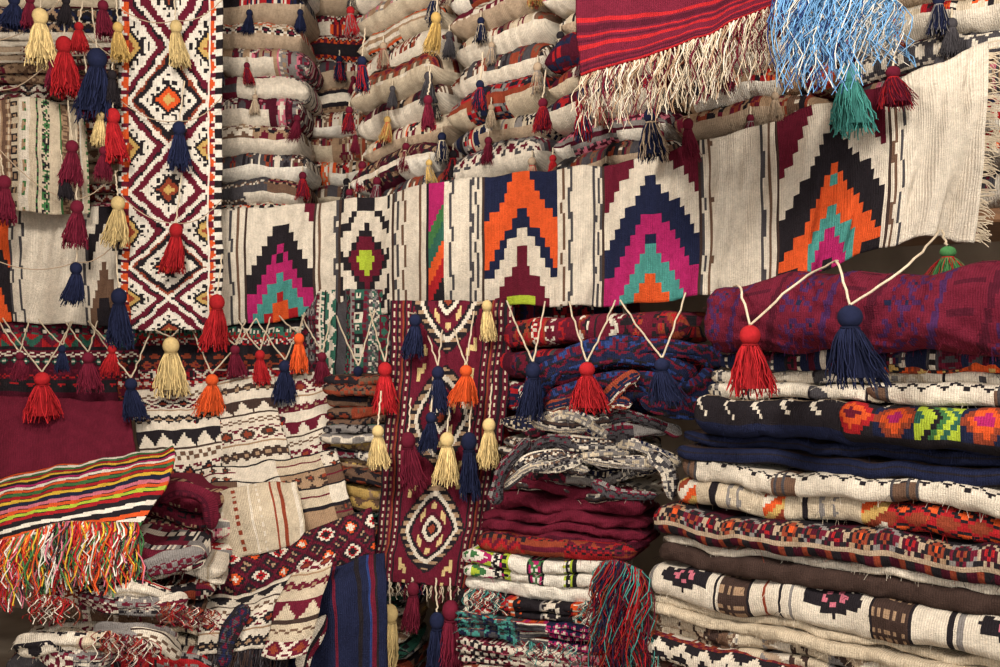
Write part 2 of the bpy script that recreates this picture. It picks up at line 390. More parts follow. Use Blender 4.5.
sh=box('cushion_shelf',(-.1,-.0,-.04),(3.3,.62,0),M_WOOD,ang,(*LP(-.0,-.12),1.74)); bev(sh)
sh=box('cushion_shelf',(-3.15,4.32,1.70),(-.45,5.05,1.74),M_WOOD); bev(sh)

# ================= LONG WHITE BANNER KILIM
topx=[-60,0,120,222,320,380,430,520,600,660,700,760,800,850,900,950,990]
topy=[208,206,206,210,203,196,184,172,166,155,141,126,111,97,79,58,40]
botx=[-60,0,120,222,280,320,350,400,430,470,500,550,600,650,700,740,780,800,850,885,900,930,955,975]
boty=[322,322,326,326,321,314,317,311,310,309,305,306,306,303,296,290,283,279,262,247,246,237,234,243]
def bbot(p): return np.interp(p,botx,boty)
def btop(p): return np.interp(p,topx,topy)
def banner_cols(px,t):
    out=np.broadcast_to(K['cream'],px.shape+(3,)).copy()
    jit=.8*np.sin(t*17+px*.05)
    def vs(x,w,c): out[(np.abs(px+jit-x)<w)]=K[c]
    for x,w_ in [(12,1.3),(22,1.3),(90,1.2),(96,1.2),(232,1.3),(239,1.3),(321,1.2),(338,1.5),(398,1.2),(405,1.2),(421,1.2),(452,1.3),(472,1.5),(478,1.2),(563,1.2),(570,1.5),(594,1.5),(600,1.2),(702,1.2),(709,1.5),(762,1.6),(769,1.2),(893,1.4),(900,1.2)]: vs(x,w_,'brown' if int(x)%2 else 'dgrey')
    def mot(cx,hw,bands,th,slope,nx=7,ny=13,rside=None,core=None):
        m=np.abs(px-cx)<hw
        x=(np.floor(np.abs(px[m]-cx)/hw*nx)+.5)/nx; y=(np.floor(t[m]*ny)+.5)/ny
        q=y-slope*x
        i=np.searchsorted(np.array(th),q)
        p=cols(bands); c=p[np.clip(i,0,len(p)-1)].copy()
        if rside: c=np.where(((i==0)&((px[m]-cx)*rside<0))[:,None],K['cream'],c)
        if core:
            for (x0,x1,y0,y1,cn) in core:
                mm=(x>=x0)&(x<x1)&(y>=y0)&(y<y1); c[mm]=K[cn]
        out[m]=c
    mot(281,33,'maroon cream black magenta teal red',[-.28,.10,.32,.52,.70],.50,7,12,rside=1,core=[(0,.2,.42,.5,'black'),(0,.3,.86,1.1,'orange')])
    cx,hw=367,24; m=np.abs(px-cx)<hw; x=(np.floor(np.abs(px[m]-cx)/hw*8)+.5)/8; y=(np.floor(t[m]*18)+.5)/18
    dd=np.abs(y-.54)/.50+x*.62
    base=np.where((dd>1.0)[:,None],K['black'],K['cream']); base[(dd>1.18)]=K['cream']; base[(x>.85)&((y*18).astype(int)%4<2)]=K['black']
    base[dd<.62]=K['maroon']; base[(dd<.62)&(dd>.5)]=K['black']; base[(dd<.26)]=K['lime']; base[(y<.12)&(x<.4)]=K['black']
    out[m]=base
    m=np.abs(px-437)<8; out[m]=cols('magenta magenta green tgreen orange red black')[np.clip((np.floor(t[m]*7+(px[m]-437)/9).astype(int)),0,6)]
    m=np.abs(px-428)<1.2; out[m]=K['black']
    mot(522,36,'navy orange navy cream maroon lime',[-.06,.26,.38,.62,.90],.46,8,14,core=[(0,.15,.56,.66,'maroon'),(0,.35,.94,1.1,'lime')])
    mot(651,46,'maroon cream navy magenta teal orange',[-.16,.10,.34,.60,.80],.52,9,15,core=[(0,.14,.52,.60,'navy'),(0,.14,.84,.9,'magenta')])
    mot(832,54,'maroon cream black orange teal magenta black',[-.18,.10,.36,.58,.72,.92],.56,10,16,core=[(0,.12,.44,.52,'teal'),(.55,.75,.86,1.1,'orange'),(.75,1.0,.92,1.1,'black')])
    mot(108,16,'cream black cream brown black',[-.2,.1,.4,.7],.5)
    mot(-8,18,'orange black orange',[.1,.5],.5)
    for cx,hw in ((281,33),(367,24),(522,36),(651,46),(832,54)):
        out[np.abs(np.abs(px-cx)-hw-2.0)<1.2]=K['dbrown']
    return out
g=Geo()
nu,nv=420,60
pxs=np.linspace(-60,990,nu+1); ts=np.linspace(0,1,nv+1)
PX,T=np.meshgrid(pxs,ts,indexing='ij')
P=np.zeros((nu+1,nv+1,3)); d=np.array([dl(p) for p in pxs])
d=np.convolve(np.pad(d,15,mode='edge'),np.ones(31)/31,'valid')
PXr=PX-(T*15)*np.clip((PX-800)/190,0,1)
PY=btop(PX)[:,:]*(1-T)+bbot(PX)*T
for i in range(nu+1):
    dd=d[i]+.026*np.sin(pxs[i]/19.+T[i]*.8)*(.5+.5*T[i])+.014*np.sin(pxs[i]/7.3+T[i]*2)*T[i]-.03*np.sin(T[i]*np.pi)+.016*snoise(88,np.full(nv+1,pxs[i]/12.),T[i]*5)
    P[i,:,0]=(PXr[i]-500)/1000*d[i]; P[i,:,1]=dd; P[i,:,2]=CZ+(333.5-PY[i])/1000*d[i]+.004*np.sin(pxs[i]/9.)
arc=np.concatenate([[0],np.cumsum(np.linalg.norm(np.diff(P[:,20],axis=0),axis=1))])
UV=np.stack([np.broadcast_to(arc[:,None],PX.shape),T*.48],-1)
g.grid(P,banner_cols((PX[:-1,:-1]+PX[1:,:-1])/2,(T[:-1,:-1]+T[:-1,1:])/2),UV)
g.build('long_white_kilim_banner',solid=.006)
g=Geo()
q=np.random.default_rng(4); n=170; k=np.linspace(0,1,5)
base=catm(P[-1],q.random(n)); Q=np.zeros((n,5,3))
dirv=np.array([E[0],E[1],0])
Q[:]=base[:,None,:]+dirv*(k[None,:,None]*q.uniform(.012,.04,(n,1,1)))
Q[:,:,2]-=k**2*q.uniform(-.005,.03,(n,1)); g.strands(Q,.0018*np.ones(5),np.broadcast_to(K['ivory'],(n,3)),np.array([0,0,1.]),np.array([NO[0],NO[1],0]))
g.build('banner_fringe',M_YARN)
def bp(px,off=.02):
    d_=dl(px); v=S(px,bbot(px)-4,d_); v[:2]-=NO*off; return v

# ================= VERTICAL STRIP KILIM
def strip_cols(U,V):
    w=.415; st=.0085
    a=qn(U,st); b=qn(V,st)
    out=np.broadcast_to(K['white'],U.shape+(3,)).copy()
    x=(a-w/2)/(w/2); ax=np.abs(x)
    per=.36; yc=frac(b/per); ci=np.floor(b/per).astype(int)
    yy=np.abs(yc-.5)*2; q1=ax/.78+yy; q2=(.78-ax)/.78+(1-yy)
    A_=cols('mustard rust black white white maroon maroon black'); B_=cols('mustard orange black white white black rust maroon'); C_=cols('rust mustard black white white maroon black black')
    th=np.array([.14,.28,.38,.56,.70,.86,.94])
    i1=np.searchsorted(th,q1); i2=np.searchsorted(th,q2)
    m=ax<.78; c=np.where((q1<1)[...,None],np.where((ci%2==0)[...,None],A_[i1],B_[i1]),C_[i2])
    band=np.abs(q1-1)<.07; c[band]=K['white']
    out[m]=c[m]
    # little hooks growing from the lozenge sides
    for qq in (q1,q2):
        hk=(qq>.40)&(qq<.54)&(frac((ax-yy*.78)/.20)<.35)&m; out[hk]=K['black']
    m=ax>.93; zz=(np.floor(b/.026)%2).astype(int); out[m]=cols('white black')[zz[m]]
    m=(ax>.80)&(ax<=.93); zg=np.abs(frac(b/.06)-.5)*2; out[m]=np.where((zg[m]*.13+.80>ax[m])[:,None],K['orange'],K['white']); m2=m&(zg<.3); out[m2]=K['maroon']
    return out
g=Geo()
c=[[(118,-70,4.05),(170,-70,4.02),(222,-70,4.05)],[(118,100,4.04),(171,100,4.0),(222,100,4.04)],[(118,230,4.04),(170,230,4.02),(222,230,4.02)],[(119,328,4.05),(170,331,4.03),(221,328,4.04)]]
patch(g,c,strip_cols,cell=.0075,wr=.007,seed=5,wf=6)
g.build('patterned_hanging_kilim_strip',solid=.008)

# ================= CUSHIONS
def pillow(g,A,B,z0,th,spec,seed,tiltu=0,base='cream'):
    A=np.array(A,float);B=np.array(B,float);L=np.linalg.norm(B-A);e=(B-A)/L;n=np.array([e[1],-e[0]])
    if n[1]>0:n=-n
    D=.42; nu=int(L/.008); nv=34; q=np.random.default_rng(seed)
    u=np.linspace(-1,1,nu+1)[:,None]; v=np.linspace(-1,1,nv+1)[None]; v=np.sin(v*np.pi/2)
    sh=(1-np.abs(u)**6)**.5*(1-v**4)**.5
    f=patf(spec); kind=q.random(); seam=q.uniform(-.5,.25)
    for side in (1,-1):
        s=(u*.5*(1-.03*v**2)+.5)*L; dep=v*D/2*(1-.05*u**2)
        z=z0+th*(.5+seam*.3)+side*th*(.52-side*seam*.3)*sh+.007*snoise(seed,u*4,v*3)+.005*np.sin(u*5+seed)+tiltu*u*L/2 - (.010*u**2)
        z=z+side*.005*snoise(seed+2,u*16,v*12)*sh
        dep=dep+.005*snoise(seed+4,u*20,v*2)
        P=np.zeros((nu+1,nv+1,3)); P[:,:,0]=A[0]+e[0]*s+n[0]*(dep-.12);P[:,:,1]=A[1]+e[1]*s+n[1]*(dep-.12);P[:,:,2]=z
        UV=np.stack(np.broadcast_arrays(s+0*v,(v*.5+.5)*(D+.1)+0*s),-1)
        Uc=UV[:-1,:-1,0];Vc=UV[:-1,:-1,1]
        if side>0: col=f(Uc,Vc)
        else:
            col=np.broadcast_to(K[base],Uc.shape+(3,)).copy()
            if kind<.16: col=f(Uc,Vc+.3)
            elif kind<.5:
                m=(frac(Uc/L*1.0+q.uniform(0,1))<.4); col[m]=f(Uc,Vc+.2)[m]
        g.grid(P,col,UV)
        if side>0: front=P[:,-1].copy()
    return front
pals=['maroon black cream brown rust','black maroon cream brown tan','brown cream black rust maroon','navy cream red grey black','pink cream maroon dgrey grey','red orange cream maroon black']
def cushion_column(name,A,B,z0,z1,th,seed,tilt=0,jit=.02,grounds=('cream','maroon','ivory','rust','dgrey','tan','wine')):
    g=Geo();gy=Geo();q=np.random.default_rng(seed);z=z0;i=0
    A=np.array(A);B=np.array(B);e=(B-A)/np.linalg.norm(B-A);n=np.array([e[1],-e[0]]);n=n if n[1]<0 else -n
    while z<z1:
        t=th*q.uniform(.85,1.2); ja=q.normal(0,jit)*.6; jo=q.normal(0,jit)
        spec=(q.choice(['rows','bars','bars','mix']),pals[q.integers(len(pals))],grounds[q.integers(len(grounds))],int(seed*100+i),dict(hmin=.015,hmax=.05,plain=.3) )
        if spec[0]=='mix': spec=spec[:4]
        fr=pillow(g,A+e*ja+n*jo,B+e*ja+n*jo,z,t,spec,seed*50+i,tiltu=tilt+q.normal(0,.018),base=q.choice(['cream','ivory','beige','cream','white']))
        for uu in ([2,-3,len(fr)//2+q.integers(-8,8)] if q.random()<.85 else [q.integers(10,len(fr)-10)]):
            if q.random()<.55:
                p=fr[uu]; p=p+np.array([*(n*.012),0]); 
                cl=q.choice(['navy','maroon','beige','maroon','dgrey','mustard','red','black']); cord(gy,p,p-np.array([0,0,.025]),.003,0,'ivory',4)
                tassel(gy,p-np.array([0,0,.025]),q.uniform(.08,.13),cl,int(q.integers(1e6)),w=.5,col2=q.choice(['ivory','red',cl,'grey']))
        z+=t*.76;i+=1
    g.fuzz(600,seed)
    par=bpy.data.objects.new(name,None); sc.collection.objects.link(par)
    g.build('cushions',parent=par); gy.build('corner_tassels',M_YARN,parent=par)
NM='kilim_cushion_stack'
cushion_column(NM,(-1.26,4.46),(-.84,4.46),1.74,2.95,.155,3)
cushion_column(NM,(-.92,4.80),(-.50,4.80),1.74,2.95,.155,13)
cushion_column(NM,LP(.06,-.22),LP(.56,-.22),1.74,2.95,.15,4,tilt=.16)
cushion_column(NM,LP(.60,-.20),LP(1.06,-.20),1.74,2.9,.145,5,tilt=.12)
cushion_column(NM,LP(1.09,-.18),LP(1.57,-.18),1.74,2.8,.135,6,tilt=.08)
cushion_column(NM,LP(1.60,-.18),LP(2.1,-.18),1.74,2.8,.125,8,tilt=.05)
cushion_column(NM,LP(2.12,-.18),LP(2.7,-.18),1.74,2.8,.12,9,tilt=.03)
cushion_column(NM,LP(2.72,-.18),LP(3.2,-.18),1.74,2.8,.12,10,tilt=.02)
g=Geo(); z=1.735;i=0;q=np.random.default_rng(21)
while z<2.9:
    t=q.uniform(.06,.10)
    lobes(g,(-2.3,4.40),(-1.62,4.42),z,t,(q.choice(['rows','plain','rows','mix']),pals[q.integers(5)],q.choice(['cream','ivory','tan','beige','cream']),300+i),400+i*3,k=2,out=q.uniform(-.03,.02),D=.4,sag=.004)
    z+=t;i+=1
g.build('folded_textile_stack')

# ================= RIGHT STACK OF FOLDED KILIMS
RA=np.array([.45,3.0]);RE=np.array([.73,-.64])/.971
def zr(py): return CZ-(py-333.5)*.00265
g=Geo()
def RL(pt,pb,spec,seed,k=1,a=0.,out=0.,b=1.32,**kw):
    kw.setdefault('sag',.014); kw.setdefault('wob',.022)
    lobes(g,RA+RE*a,RA+RE*b,zr(pb),zr(pt)-zr(pb),spec,seed,k=k,out=out,D=.42,**kw)
RL(350,369,('bars','maroon wine black dgrey cream','navy',11,dict(hmin=.02,hmax=.06,plain=.5)),1,1,a=.24)
RL(368,397,('bars','cream grey ivory dgrey black','cream',12,dict(plain=.6)),2,2,a=.20,out=.01)
RL(397,438,arrows,3,1,a=.17,out=.03)
RL(438,468,('rows','navy dbrown navy black','navy',14,dict(plain=.75)),4,2,a=.11,out=.01)
RL(468,492,zigline,5,1,a=.12,out=.03)
RL(492,520,orangemix,6,1,a=.10,out=.01)
RL(520,553,geodark,7,1,a=.04,out=.035)
RL(552,562,('plain','cream','cream',18),18,1,a=.06,out=.03)
RL(562,582,('plain','dbrown','dbrown',18),8,1,a=.05,out=.01)
RL(582,622,whiteband,9,1,a=.02,out=.035)
RL(622,642,('plain','ivory','ivory',20),10,2,a=.02,out=.045)
RL(642,668,('bars','brown beige dbrown cream grey','ivory',22,dict(plain=.3)),12,2,a=.0,out=.03)
yy=668;i=0;q=np.random.default_rng(5)
while zr(yy)>.03:
    h=min(30,(zr(yy)-.0)/.00265)
    RL(yy,yy+h,('bars' if i%2 else 'rows',pals[i%6],['cream','brown','white','maroon'][i%4],60+i),500+i,1,a=0,out=.02)
    yy+=h;i+=1
g.fuzz(5000,7)
g.build('folded_kilim_stack')
g=Geo()
def medal(U,V):
    a=qn(U,.008);b=qn(V,.008)
    w=.105;ci=np.floor(a/w).astype(int);fx=frac(a/w);x=np.abs(fx-.5)*2;y=np.abs(b-.06)/.05
    A_=cols('tgreen lime lime black green lime'); zz=(np.floor((fx*w+np.abs(b-.06)*.8)/.016)).astype(int)%6
    B_=cols('magenta orange rust navy');i=np.clip(((x+y*.8)*2.6).astype(int),0,3); B2=cols('maroon orange red black')
    out=np.where((ci==0)[...,None],B2[i],np.where((ci==1)[...,None],B_[i],np.where((ci%2==0)[...,None],A_[zz],B_[i])))
    m=np.abs(b-.06)>.052; out[m]=K['black']
    return out
fold(g,RA+RE*.60,RA+RE*1.32,zr(438),zr(398)-zr(438),medal,91,out=.045,D=.3)
g.build('medallion_folded_kilim')
g=Geo()
fold(g,RA+RE*.66,RA+RE*1.32,zr(368),.03,patf(('bars','orange mustard rust black','orange',71,dict(hmin=.02,hmax=.05))),93,out=.02,D=.3)
g.build('folded_orange_kilim')
g=Geo()
fold(g,RA+RE*.66,RA+RE*1.32,zr(396),.05,zigline,94,out=.03,D=.3)
g.build('folded_zigzag_kilim')
g=Geo()
def rollf(U,V):
    a=qn(U,.007);b=qn(V,.007); out=np.broadcast_to(K['maroon'],U.shape+(3,)).copy()
    s=a+b*.25; z=frac(s/.26)
    m=z<.08; out[m]=K['wine']; m=(z>.58)&(z<.64); out[m]=K['plum']
    m=(z>.14)&(z<.50); qd=np.abs(frac(s/.045)-.5)*2+np.abs(frac(b/.06)-.5)*2
    out[m&(np.abs(qd-.8)<.22)]=K['plum']; out[m&(qd<.25)]=K['navy']; out[(z>.70)&(z<.93)&(frac(b/.035)<.28)]=K['wine']
    return out
fold(g,RA+RE*.24,RA+RE*1.34,1.352,.20,rollf,95,out=.05,D=.25,sag=.016,tilt=.03,nose_n=26,wrk=.012)
g.fuzz(900,3)
g.build('rolled_maroon_carpet')
g=Geo()
fold(g,LP(1.0,.02),LP(1.72,.02),1.36,.10,patf(('bars','red maroon rust black cream','maroon',73,dict(plain=.2,hmin=.02,hmax=.05))),96,D=.2,nose_n=18,tilt=.04)
fold(g,LP(.95,.0),LP(1.75,.0),1.25,.10,patf(('bars','maroon navy dgrey black red','wine',74,dict(plain=.3,hmin=.02,hmax=.05))),97,D=.2,nose_n=18)
fold(g,LP(.95,.0),LP(1.75,.0),1.13,.11,patf(('bars','maroon navy cream black red','navy',75,dict(plain=.2))),98,D=.2,nose_n=18)
g.build('rolled_patterned_kilims')

# ================= MIDDLE PILE
MA=np.array([-.02,3.36]);MB=np.array([.50,3.14])
def zm(py): return CZ-(py-333.5)*.0032
q=np.random.default_rng(31)
def ML(pt,pb,spec,seed,k=1,a=0.,b=1.,out=0.,**kw):
    lobes(g,MA+(MB-MA)*a,MA+(MB-MA)*b,zm(pb),zm(pt)-zm(pb),spec,seed,k=k,out=out,D=kw.pop('D',.3),**kw)
g=Geo()
NVF=('rows','navy blue navy maroon black','navy',9,dict(plain=.55,hmin=.01,hmax=.05,kinds=['zig','tri']))
ML(356,402,NVF,100,4,.2,1.12,-.04,arch=.03,sag=.02,wob=.03)
for j,(pth,r) in enumerate([([(528,398,3.22),(550,372,3.16),(600,356,3.12),(655,360,3.08),(700,384,3.04)],.036),
    ([(545,404,3.15),(590,386,3.10),(640,380,3.05),(690,392,3.0),(716,372,3.02)],.030),
    ([(610,362,3.14),(650,348,3.08),(700,352,3.04),(722,366,3.04)],.030),
    ([(640,400,3.02),(680,408,2.98),(706,402,2.96)],.028),
    ([(560,368,3.14),(580,352,3.16),(625,344,3.16),(660,350,3.14)],.026),
    ([(600,408,3.04),(622,384,3.02),(640,374,3.02)],.022),
    ([(545,408,3.12),(588,400,3.06),(632,404,3.02)],.022)]):
    bundle(g,pth,r,NVF if j not in (5,6) else ('mix','rust grey maroon cream navy','navy',9),500+j)
g.fuzz(500,5)
g.build('navy_shawl_pile')
g=Geo()
GF=[greyknit,('rows','grey cream black dgrey brown','cream',5,dict(plain=.1,hmin=.01,hmax=.03)),('mix','black cream grey maroon dgrey','dgrey',15),('rows','cream ivory navy black','grey',6,dict(plain=.2,hmin=.01,hmax=.03))]
for j in range(8):
    zz=zm(494)+j*.033
    fold(g,MA+(MB-MA)*(-.04+q.uniform(0,.12)),MA+(MB-MA)*(1.0-q.uniform(0,.15)),zz-.02,.036,patf(GF[j%4]),700+j*7,out=.0+q.uniform(-.02,.04),sag=.022,tilt=q.uniform(-.12,.12),wob=.04,D=.25,cap=.08,wrk=.012)
for j in range(15):
    x0=q.uniform(498,600); y0=q.uniform(415,492); ln=q.uniform(60,110); a0=q.uniform(-.5,.4); d0=3.2-(x0-500)*.0006
    x1=min(x0+ln,682); bow=q.uniform(-18,16)
    pth=[(x0,y0,d0-.02),((x0*2+x1)/3,y0+bow+a0*20,d0-.08),((x0+2*x1)/3,y0+bow*.7+a0*40,d0-.10),(x1,min(y0+a0*60,505),d0-.10)]
    bundle(g,pth,q.uniform(.014,.024),GF[(j*3)%4],600+j,ridges=2+j%2,flat=.6,nphi=32,twist=14,ripple=.2)
bundle(g,[(648,452,3.02),(668,470,3.0),(672,500,2.99)],.024,GF[1],650)
bundle(g,[(495,505,3.14),(503,470,3.13),(530,438,3.12)],.02,GF[2],651)
g.fuzz(900,6)
g.build('striped_shawl_pile')
g=Geo()
ML(488,516,('plain','','maroon',0),120,2,a=.0,b=.92,out=.02,arch=.015,sag=.02,wrk=.012)
ML(515,545,('stripe','wine maroon','maroon',3,dict(w=.02)),130,3,a=-.06,b=.95,out=.04,arch=.01,sag=.018,wrk=.012)
ML(537,556,('mix','red black maroon rust','red',33),140,1,a=-.06,b=.9,out=.06)
ML(556,584,('bars','lime black white magenta white green','white',34,dict(hmin=.03,hmax=.09)),141,2,a=-.15,b=.8,out=.09,sag=.015)
ML(584,600,('rows','white black','white',35),142,1,a=-.15,b=.8,out=.07)
ML(598,622,('bars','cream orange black red grey','black',36,dict(hmin=.02,hmax=.06)),143,3,a=-.17,b=.78,out=.09,sag=.015)
ML(622,648,('mix','teal red magenta orange cream navy','dgrey',37),144,4,a=-.18,b=.76,out=.10,sag=.015)
ML(648,672,('mix','cream maroon grey black pink','grey',38),145,3,a=-.18,b=.8,out=.10)
yy=672;i=0
while zm(yy)>.02:
    h=min(30,zm(yy)/.0032); ML(yy,yy+h,('mix',pals[i%6],'cream',80+i),150+i,2,a=-.15,b=.8,out=.1); yy+=h;i+=1
g.fuzz(2000,9)
g.build('folded_kilim_stack')
g=Geo()
fringe(g,[S(600,562,2.96),S(618,560,2.94),S(642,570,2.91)],.33,cols('red wine maroon rust teal navy red'),210,r=.0024,seed=8,spread=.028,curl=.7)
for k_,(a,b_) in enumerate([((470,588),(500,592)),((520,640),(570,645)),((585,600),(600,604))]):
    fringe(g,[S(*a,2.98),S(*b_,2.98)],.06,cols('red teal maroon cream'),40,r=.0022,seed=80+k_,spread=.02,curl=.6)
g.build('red_wool_fringe',M_YARN)

# ================= CENTRAL HANGING KILIM
def centre_cols(U,V):
    st=.0065;a=qn(U,st);b=qn(V,st); w=.42
    x=(a-w/2)/(w/2); out=np.broadcast_to(K['maroon'],U.shape+(3,)).copy()
    ax=np.abs(x)
    m=ax>.60; sidx=(np.floor((ax[m]-.60)*32)).astype(int)%13
    pl=cols('black maroon ivory maroon black rust maroon tan black maroon ivory wine black'); o=pl[sidx]
    dash=(np.floor(b[m]/.014)%2==0)&np.isin(sidx,[2,7,10]); o[dash]=K['wine']; out[m]=o
    m=ax<=.60
    per=.40; yv=(frac((b[m]-.20)/per)-.5)*2; xx=ax[m]/.60
    # rounded, hooked medallion
    dd=(np.abs(xx*.95)**1.35+np.abs(yv*1.05)**1.35)**(1/1.35); saw=(frac(b[m]/.032)<.5)
    i=np.select([dd<.10,dd<.18,dd<.28,dd<.36,dd<.58,dd<.66,dd<.76,(dd<.90)&saw,(dd<.95)],[0,1,2,3,4,5,6,7,8],9)
    pl=cols('rust black cream wine maroon black cream tan black maroon'); o=pl[i]
    hk=((dd>.40)&(dd<.54)&(np.abs(xx-.3)<.08))|((dd>.42)&(dd<.54)&(xx<.07)); o[hk]=K['straw']
    hk=((np.abs(xx-.72)<.10)&(np.abs(np.abs(yv)-.80)<.05))|((np.abs(xx-.80)<.05)&(np.abs(np.abs(yv)-.74)<.12))|((np.abs(xx-.62)<.05)&(np.abs(np.abs(yv)-.88)<.06)); o[hk]=K['straw']
    out[m]=o
    return out
g=Geo()
c=[[(392,300,3.66),(454,300,3.62),(516,300,3.60)],[(388,400,3.58),(448,400,3.52),(508,400,3.50)],[(380,500,3.50),(440,500,3.43),(498,500,3.42)],[(372,580,3.44),(428,585,3.40),(484,592,3.38)]]
Pc=patch(g,c,centre_cols,cell=.0065,wr=.012,seed=15,wf=7)
g.build('maroon_hanging_kilim_runner',solid=.007)
g=Geo(); fringe(g,Pc[:,-1][::6],.05,cols('maroon navy ivory'),90,seed=5); g.build('runner_fringe',M_YARN)

# ================= LEFT BACKDROP HANGINGS (below banner)
g=Geo()
patch(g,[[(-40,300,4.28),(60,300,4.26),(140,300,4.28)],[(-40,410,4.2),(60,410,4.18),(140,410,4.2)]],patf(('rows','maroon cream tgreen black red wine','wine',41,dict(plain=.1,hmin=.02,hmax=.05))),wr=.02,seed=2)
g.build('hanging_kilim_panel',solid=.006)
g=Geo()
patch(g,[[(110,300,4.3),(230,300,4.28),(345,300,4.26)],[(120,420,4.16),(230,420,4.14),(345,420,4.12)]],patf(('rows','tgreen black red cream maroon rust','black',43,dict(plain=.1,hmin=.02,hmax=.05))),wr=.02,seed=3)
g.build('hanging_kilim_panel',solid=.006)
g=Geo()
patch(g,[[(300,290,4.2),(350,290,4.05),(400,290,3.95)],[(300,440,4.1),(350,440,3.98),(400,440,3.88)]],patf(('bars','grey black maroon tgreen cream','dgrey',45,dict(plain=.1,hmin=.02,hmax=.05))),wr=.02,seed=4)
patch(g,[[(500,300,3.72),(560,300,3.62),(640,300,3.45)],[(500,480,3.72),(560,480,3.62),(640,480,3.45)]],patf(('bars','navy black maroon red cream','wine',46,dict(plain=.1))),wr=.02,seed=4)
g.build('hanging_kilim_panel',solid=.006)
g=Geo()
patch(g,[[(-15,102,4.1),(35,98,4.05),(84,112,4.1)],[(-15,150,4.06),(35,150,4.0),(88,160,4.05)],[(-15,210,4.08),(35,212,4.04),(90,214,4.08)]],patf(('bars','cream brown green black tan','ivory',47,dict(plain=.55,hmin=.015,hmax=.05))),wr=.012,seed=7)
g.build('hanging_saddle_bag',solid=.02)
g=Geo()
patch(g,[[(-40,398,3.9),(50,400,3.9),(128,402,3.92)],[(-40,440,3.75),(55,440,3.76),(134,440,3.8)],[(-40,490,3.6),(60,490,3.6),(145,485,3.65)]],patf(('plain','','maroon',0)),wr=.016,seed=8)
g.build('plain_maroon_cloth',solid=.01)

# ================= LEFT-CENTRE DRAPED KILIMS
def drape(name,ctrl,f,seed,wr=.014,fr=None,wf=8,solid=.008):
    g=Geo(); P=patch(g,ctrl,f,wr=wr,seed=seed,wf=wf); o=g.build(name,solid=solid)
    if fr:
        g2=Geo(); fringe(g2,P[:,-1][::5],fr[0],cols(fr[1]),fr[2],seed=seed); g2.build(name+'_fringe',M_YARN)
def blocksf(U,V):
    a=qn(U,.0065);b=qn(V,.0065); i=np.floor(a/.16).astype(int);j=np.floor(b/.085).astype(int)
    base=cols('cream tan cream brown ivory cream')[(i*2+j*3)%6]; out=base.copy()
    m=frac(b/.085)<.10; out[m]=K['black']; m=(frac(b/.085)>.45)&(frac(b/.085)<.55)&((i+j)%2==0); out[m]=K['maroon']
    m=((i+j)%3==0); x=np.abs(frac(a/.05)-.5)*2+np.abs(frac(b/.05)-.5)*2; out[m&(x<.8)]=K['dbrown']; out[m&(x<.35)]=K['rust']
    return out
def diamondband(U,V):
    a=qn(U,.0065);b=qn(V,.0065); w=.085; ci=np.floor(a/w).astype(int)
    x=np.abs(frac(a/w)-.5)*2;y=np.abs(frac(b/w)-.5)*2; qd=x+y; i=np.clip((qd*4).astype(int),0,7)
    A_=cols('cream orange black maroon wine black tan black');B_=cols('black red cream black wine maroon black wine')
    return np.where(((ci+np.floor(b/w).astype(int))%2==0)[...,None],A_[i],B_[i])
DK='draped_cream_kilim'
drape(DK,[[(130,392,4.0),(175,385,3.96),(218,382,3.97)],[(136,430,3.86),(178,426,3.82),(220,422,3.82)],[(150,492,3.76),(185,490,3.72),(224,480,3.74)]],berber(1),51)
drape(DK,[[(210,384,3.97),(245,378,3.93),(275,376,3.95)],[(214,425,3.84),(248,420,3.80),(280,416,3.82)],[(222,470,3.74),(255,465,3.70),(290,460,3.72)]],berber(4,'dbrown'),57)
drape(DK,[[(268,380,3.95),(300,372,3.91),(332,370,3.93)],[(272,425,3.84),(305,420,3.80),(336,412,3.82)],[(278,475,3.74),(310,465,3.70),(342,455,3.72)]],berber(2,'maroon'),59)
drape('draped_blockwork_kilim',[[(196,470,3.72),(262,462,3.68),(335,448,3.70)],[(202,510,3.60),(272,502,3.54),(346,488,3.58)],[(212,565,3.5),(282,552,3.45),(362,535,3.5)]],blocksf,52,wr=.024)
drape(DK,[[(206,494,3.54),(252,486,3.46),(298,480,3.50)],[(210,522,3.45),(256,514,3.38),(302,508,3.42)],[(220,560,3.41),(264,554,3.36),(306,540,3.40)]],patf(('bars','cream ivory rust','ivory',3,dict(plain=.8,hmin=.03,hmax=.06))),62,wr=.014)
drape('draped_diamond_kilim',[[(196,556,3.44),(280,540,3.40),(372,508,3.43)],[(204,584,3.34),(290,570,3.30),(376,545,3.34)],[(212,618,3.32),(292,606,3.28),(372,575,3.32)]],diamondband,53,wr=.018)
drape('draped_navy_striped_rug',[[(292,582,3.28),(335,568,3.24),(384,552,3.27)],[(294,612,3.2),(338,605,3.14),(387,600,3.18)],[(296,690,3.18),(338,690,3.14),(388,690,3.18)]],patf(('vstripe','navy blue maroon black','navy',54,dict(w=.012,gr=.6))),54,wr=.026)
drape(DK,[[(200,600,3.26),(258,590,3.20),(318,562,3.22)],[(200,622,3.12),(252,616,3.06),(304,606,3.10)],[(200,655,3.08),(242,650,3.04),(290,650,3.06)]],berber(6),56,fr=(.13,'black dbrown dgrey black',220),wr=.018)
drape(DK,[[(300,566,3.2),(318,560,3.16),(336,556,3.18)],[(276,606,3.06),(300,604,3.02),(322,600,3.05)],[(262,655,2.98),(282,660,2.95),(306,655,2.98)]],berber(3,'maroon','ivory'),64,wr=.018)
g=Geo()
bundle(g,[(222,668,3.0),(230,632,3.02),(248,605,3.06)],.026,('mix','black navy dgrey maroon','black',5),62)
bundle(g,[(300,672,3.05),(308,645,3.06),(326,615,3.1)],.026,berber(5),63)
g.build('bunched_shawls')
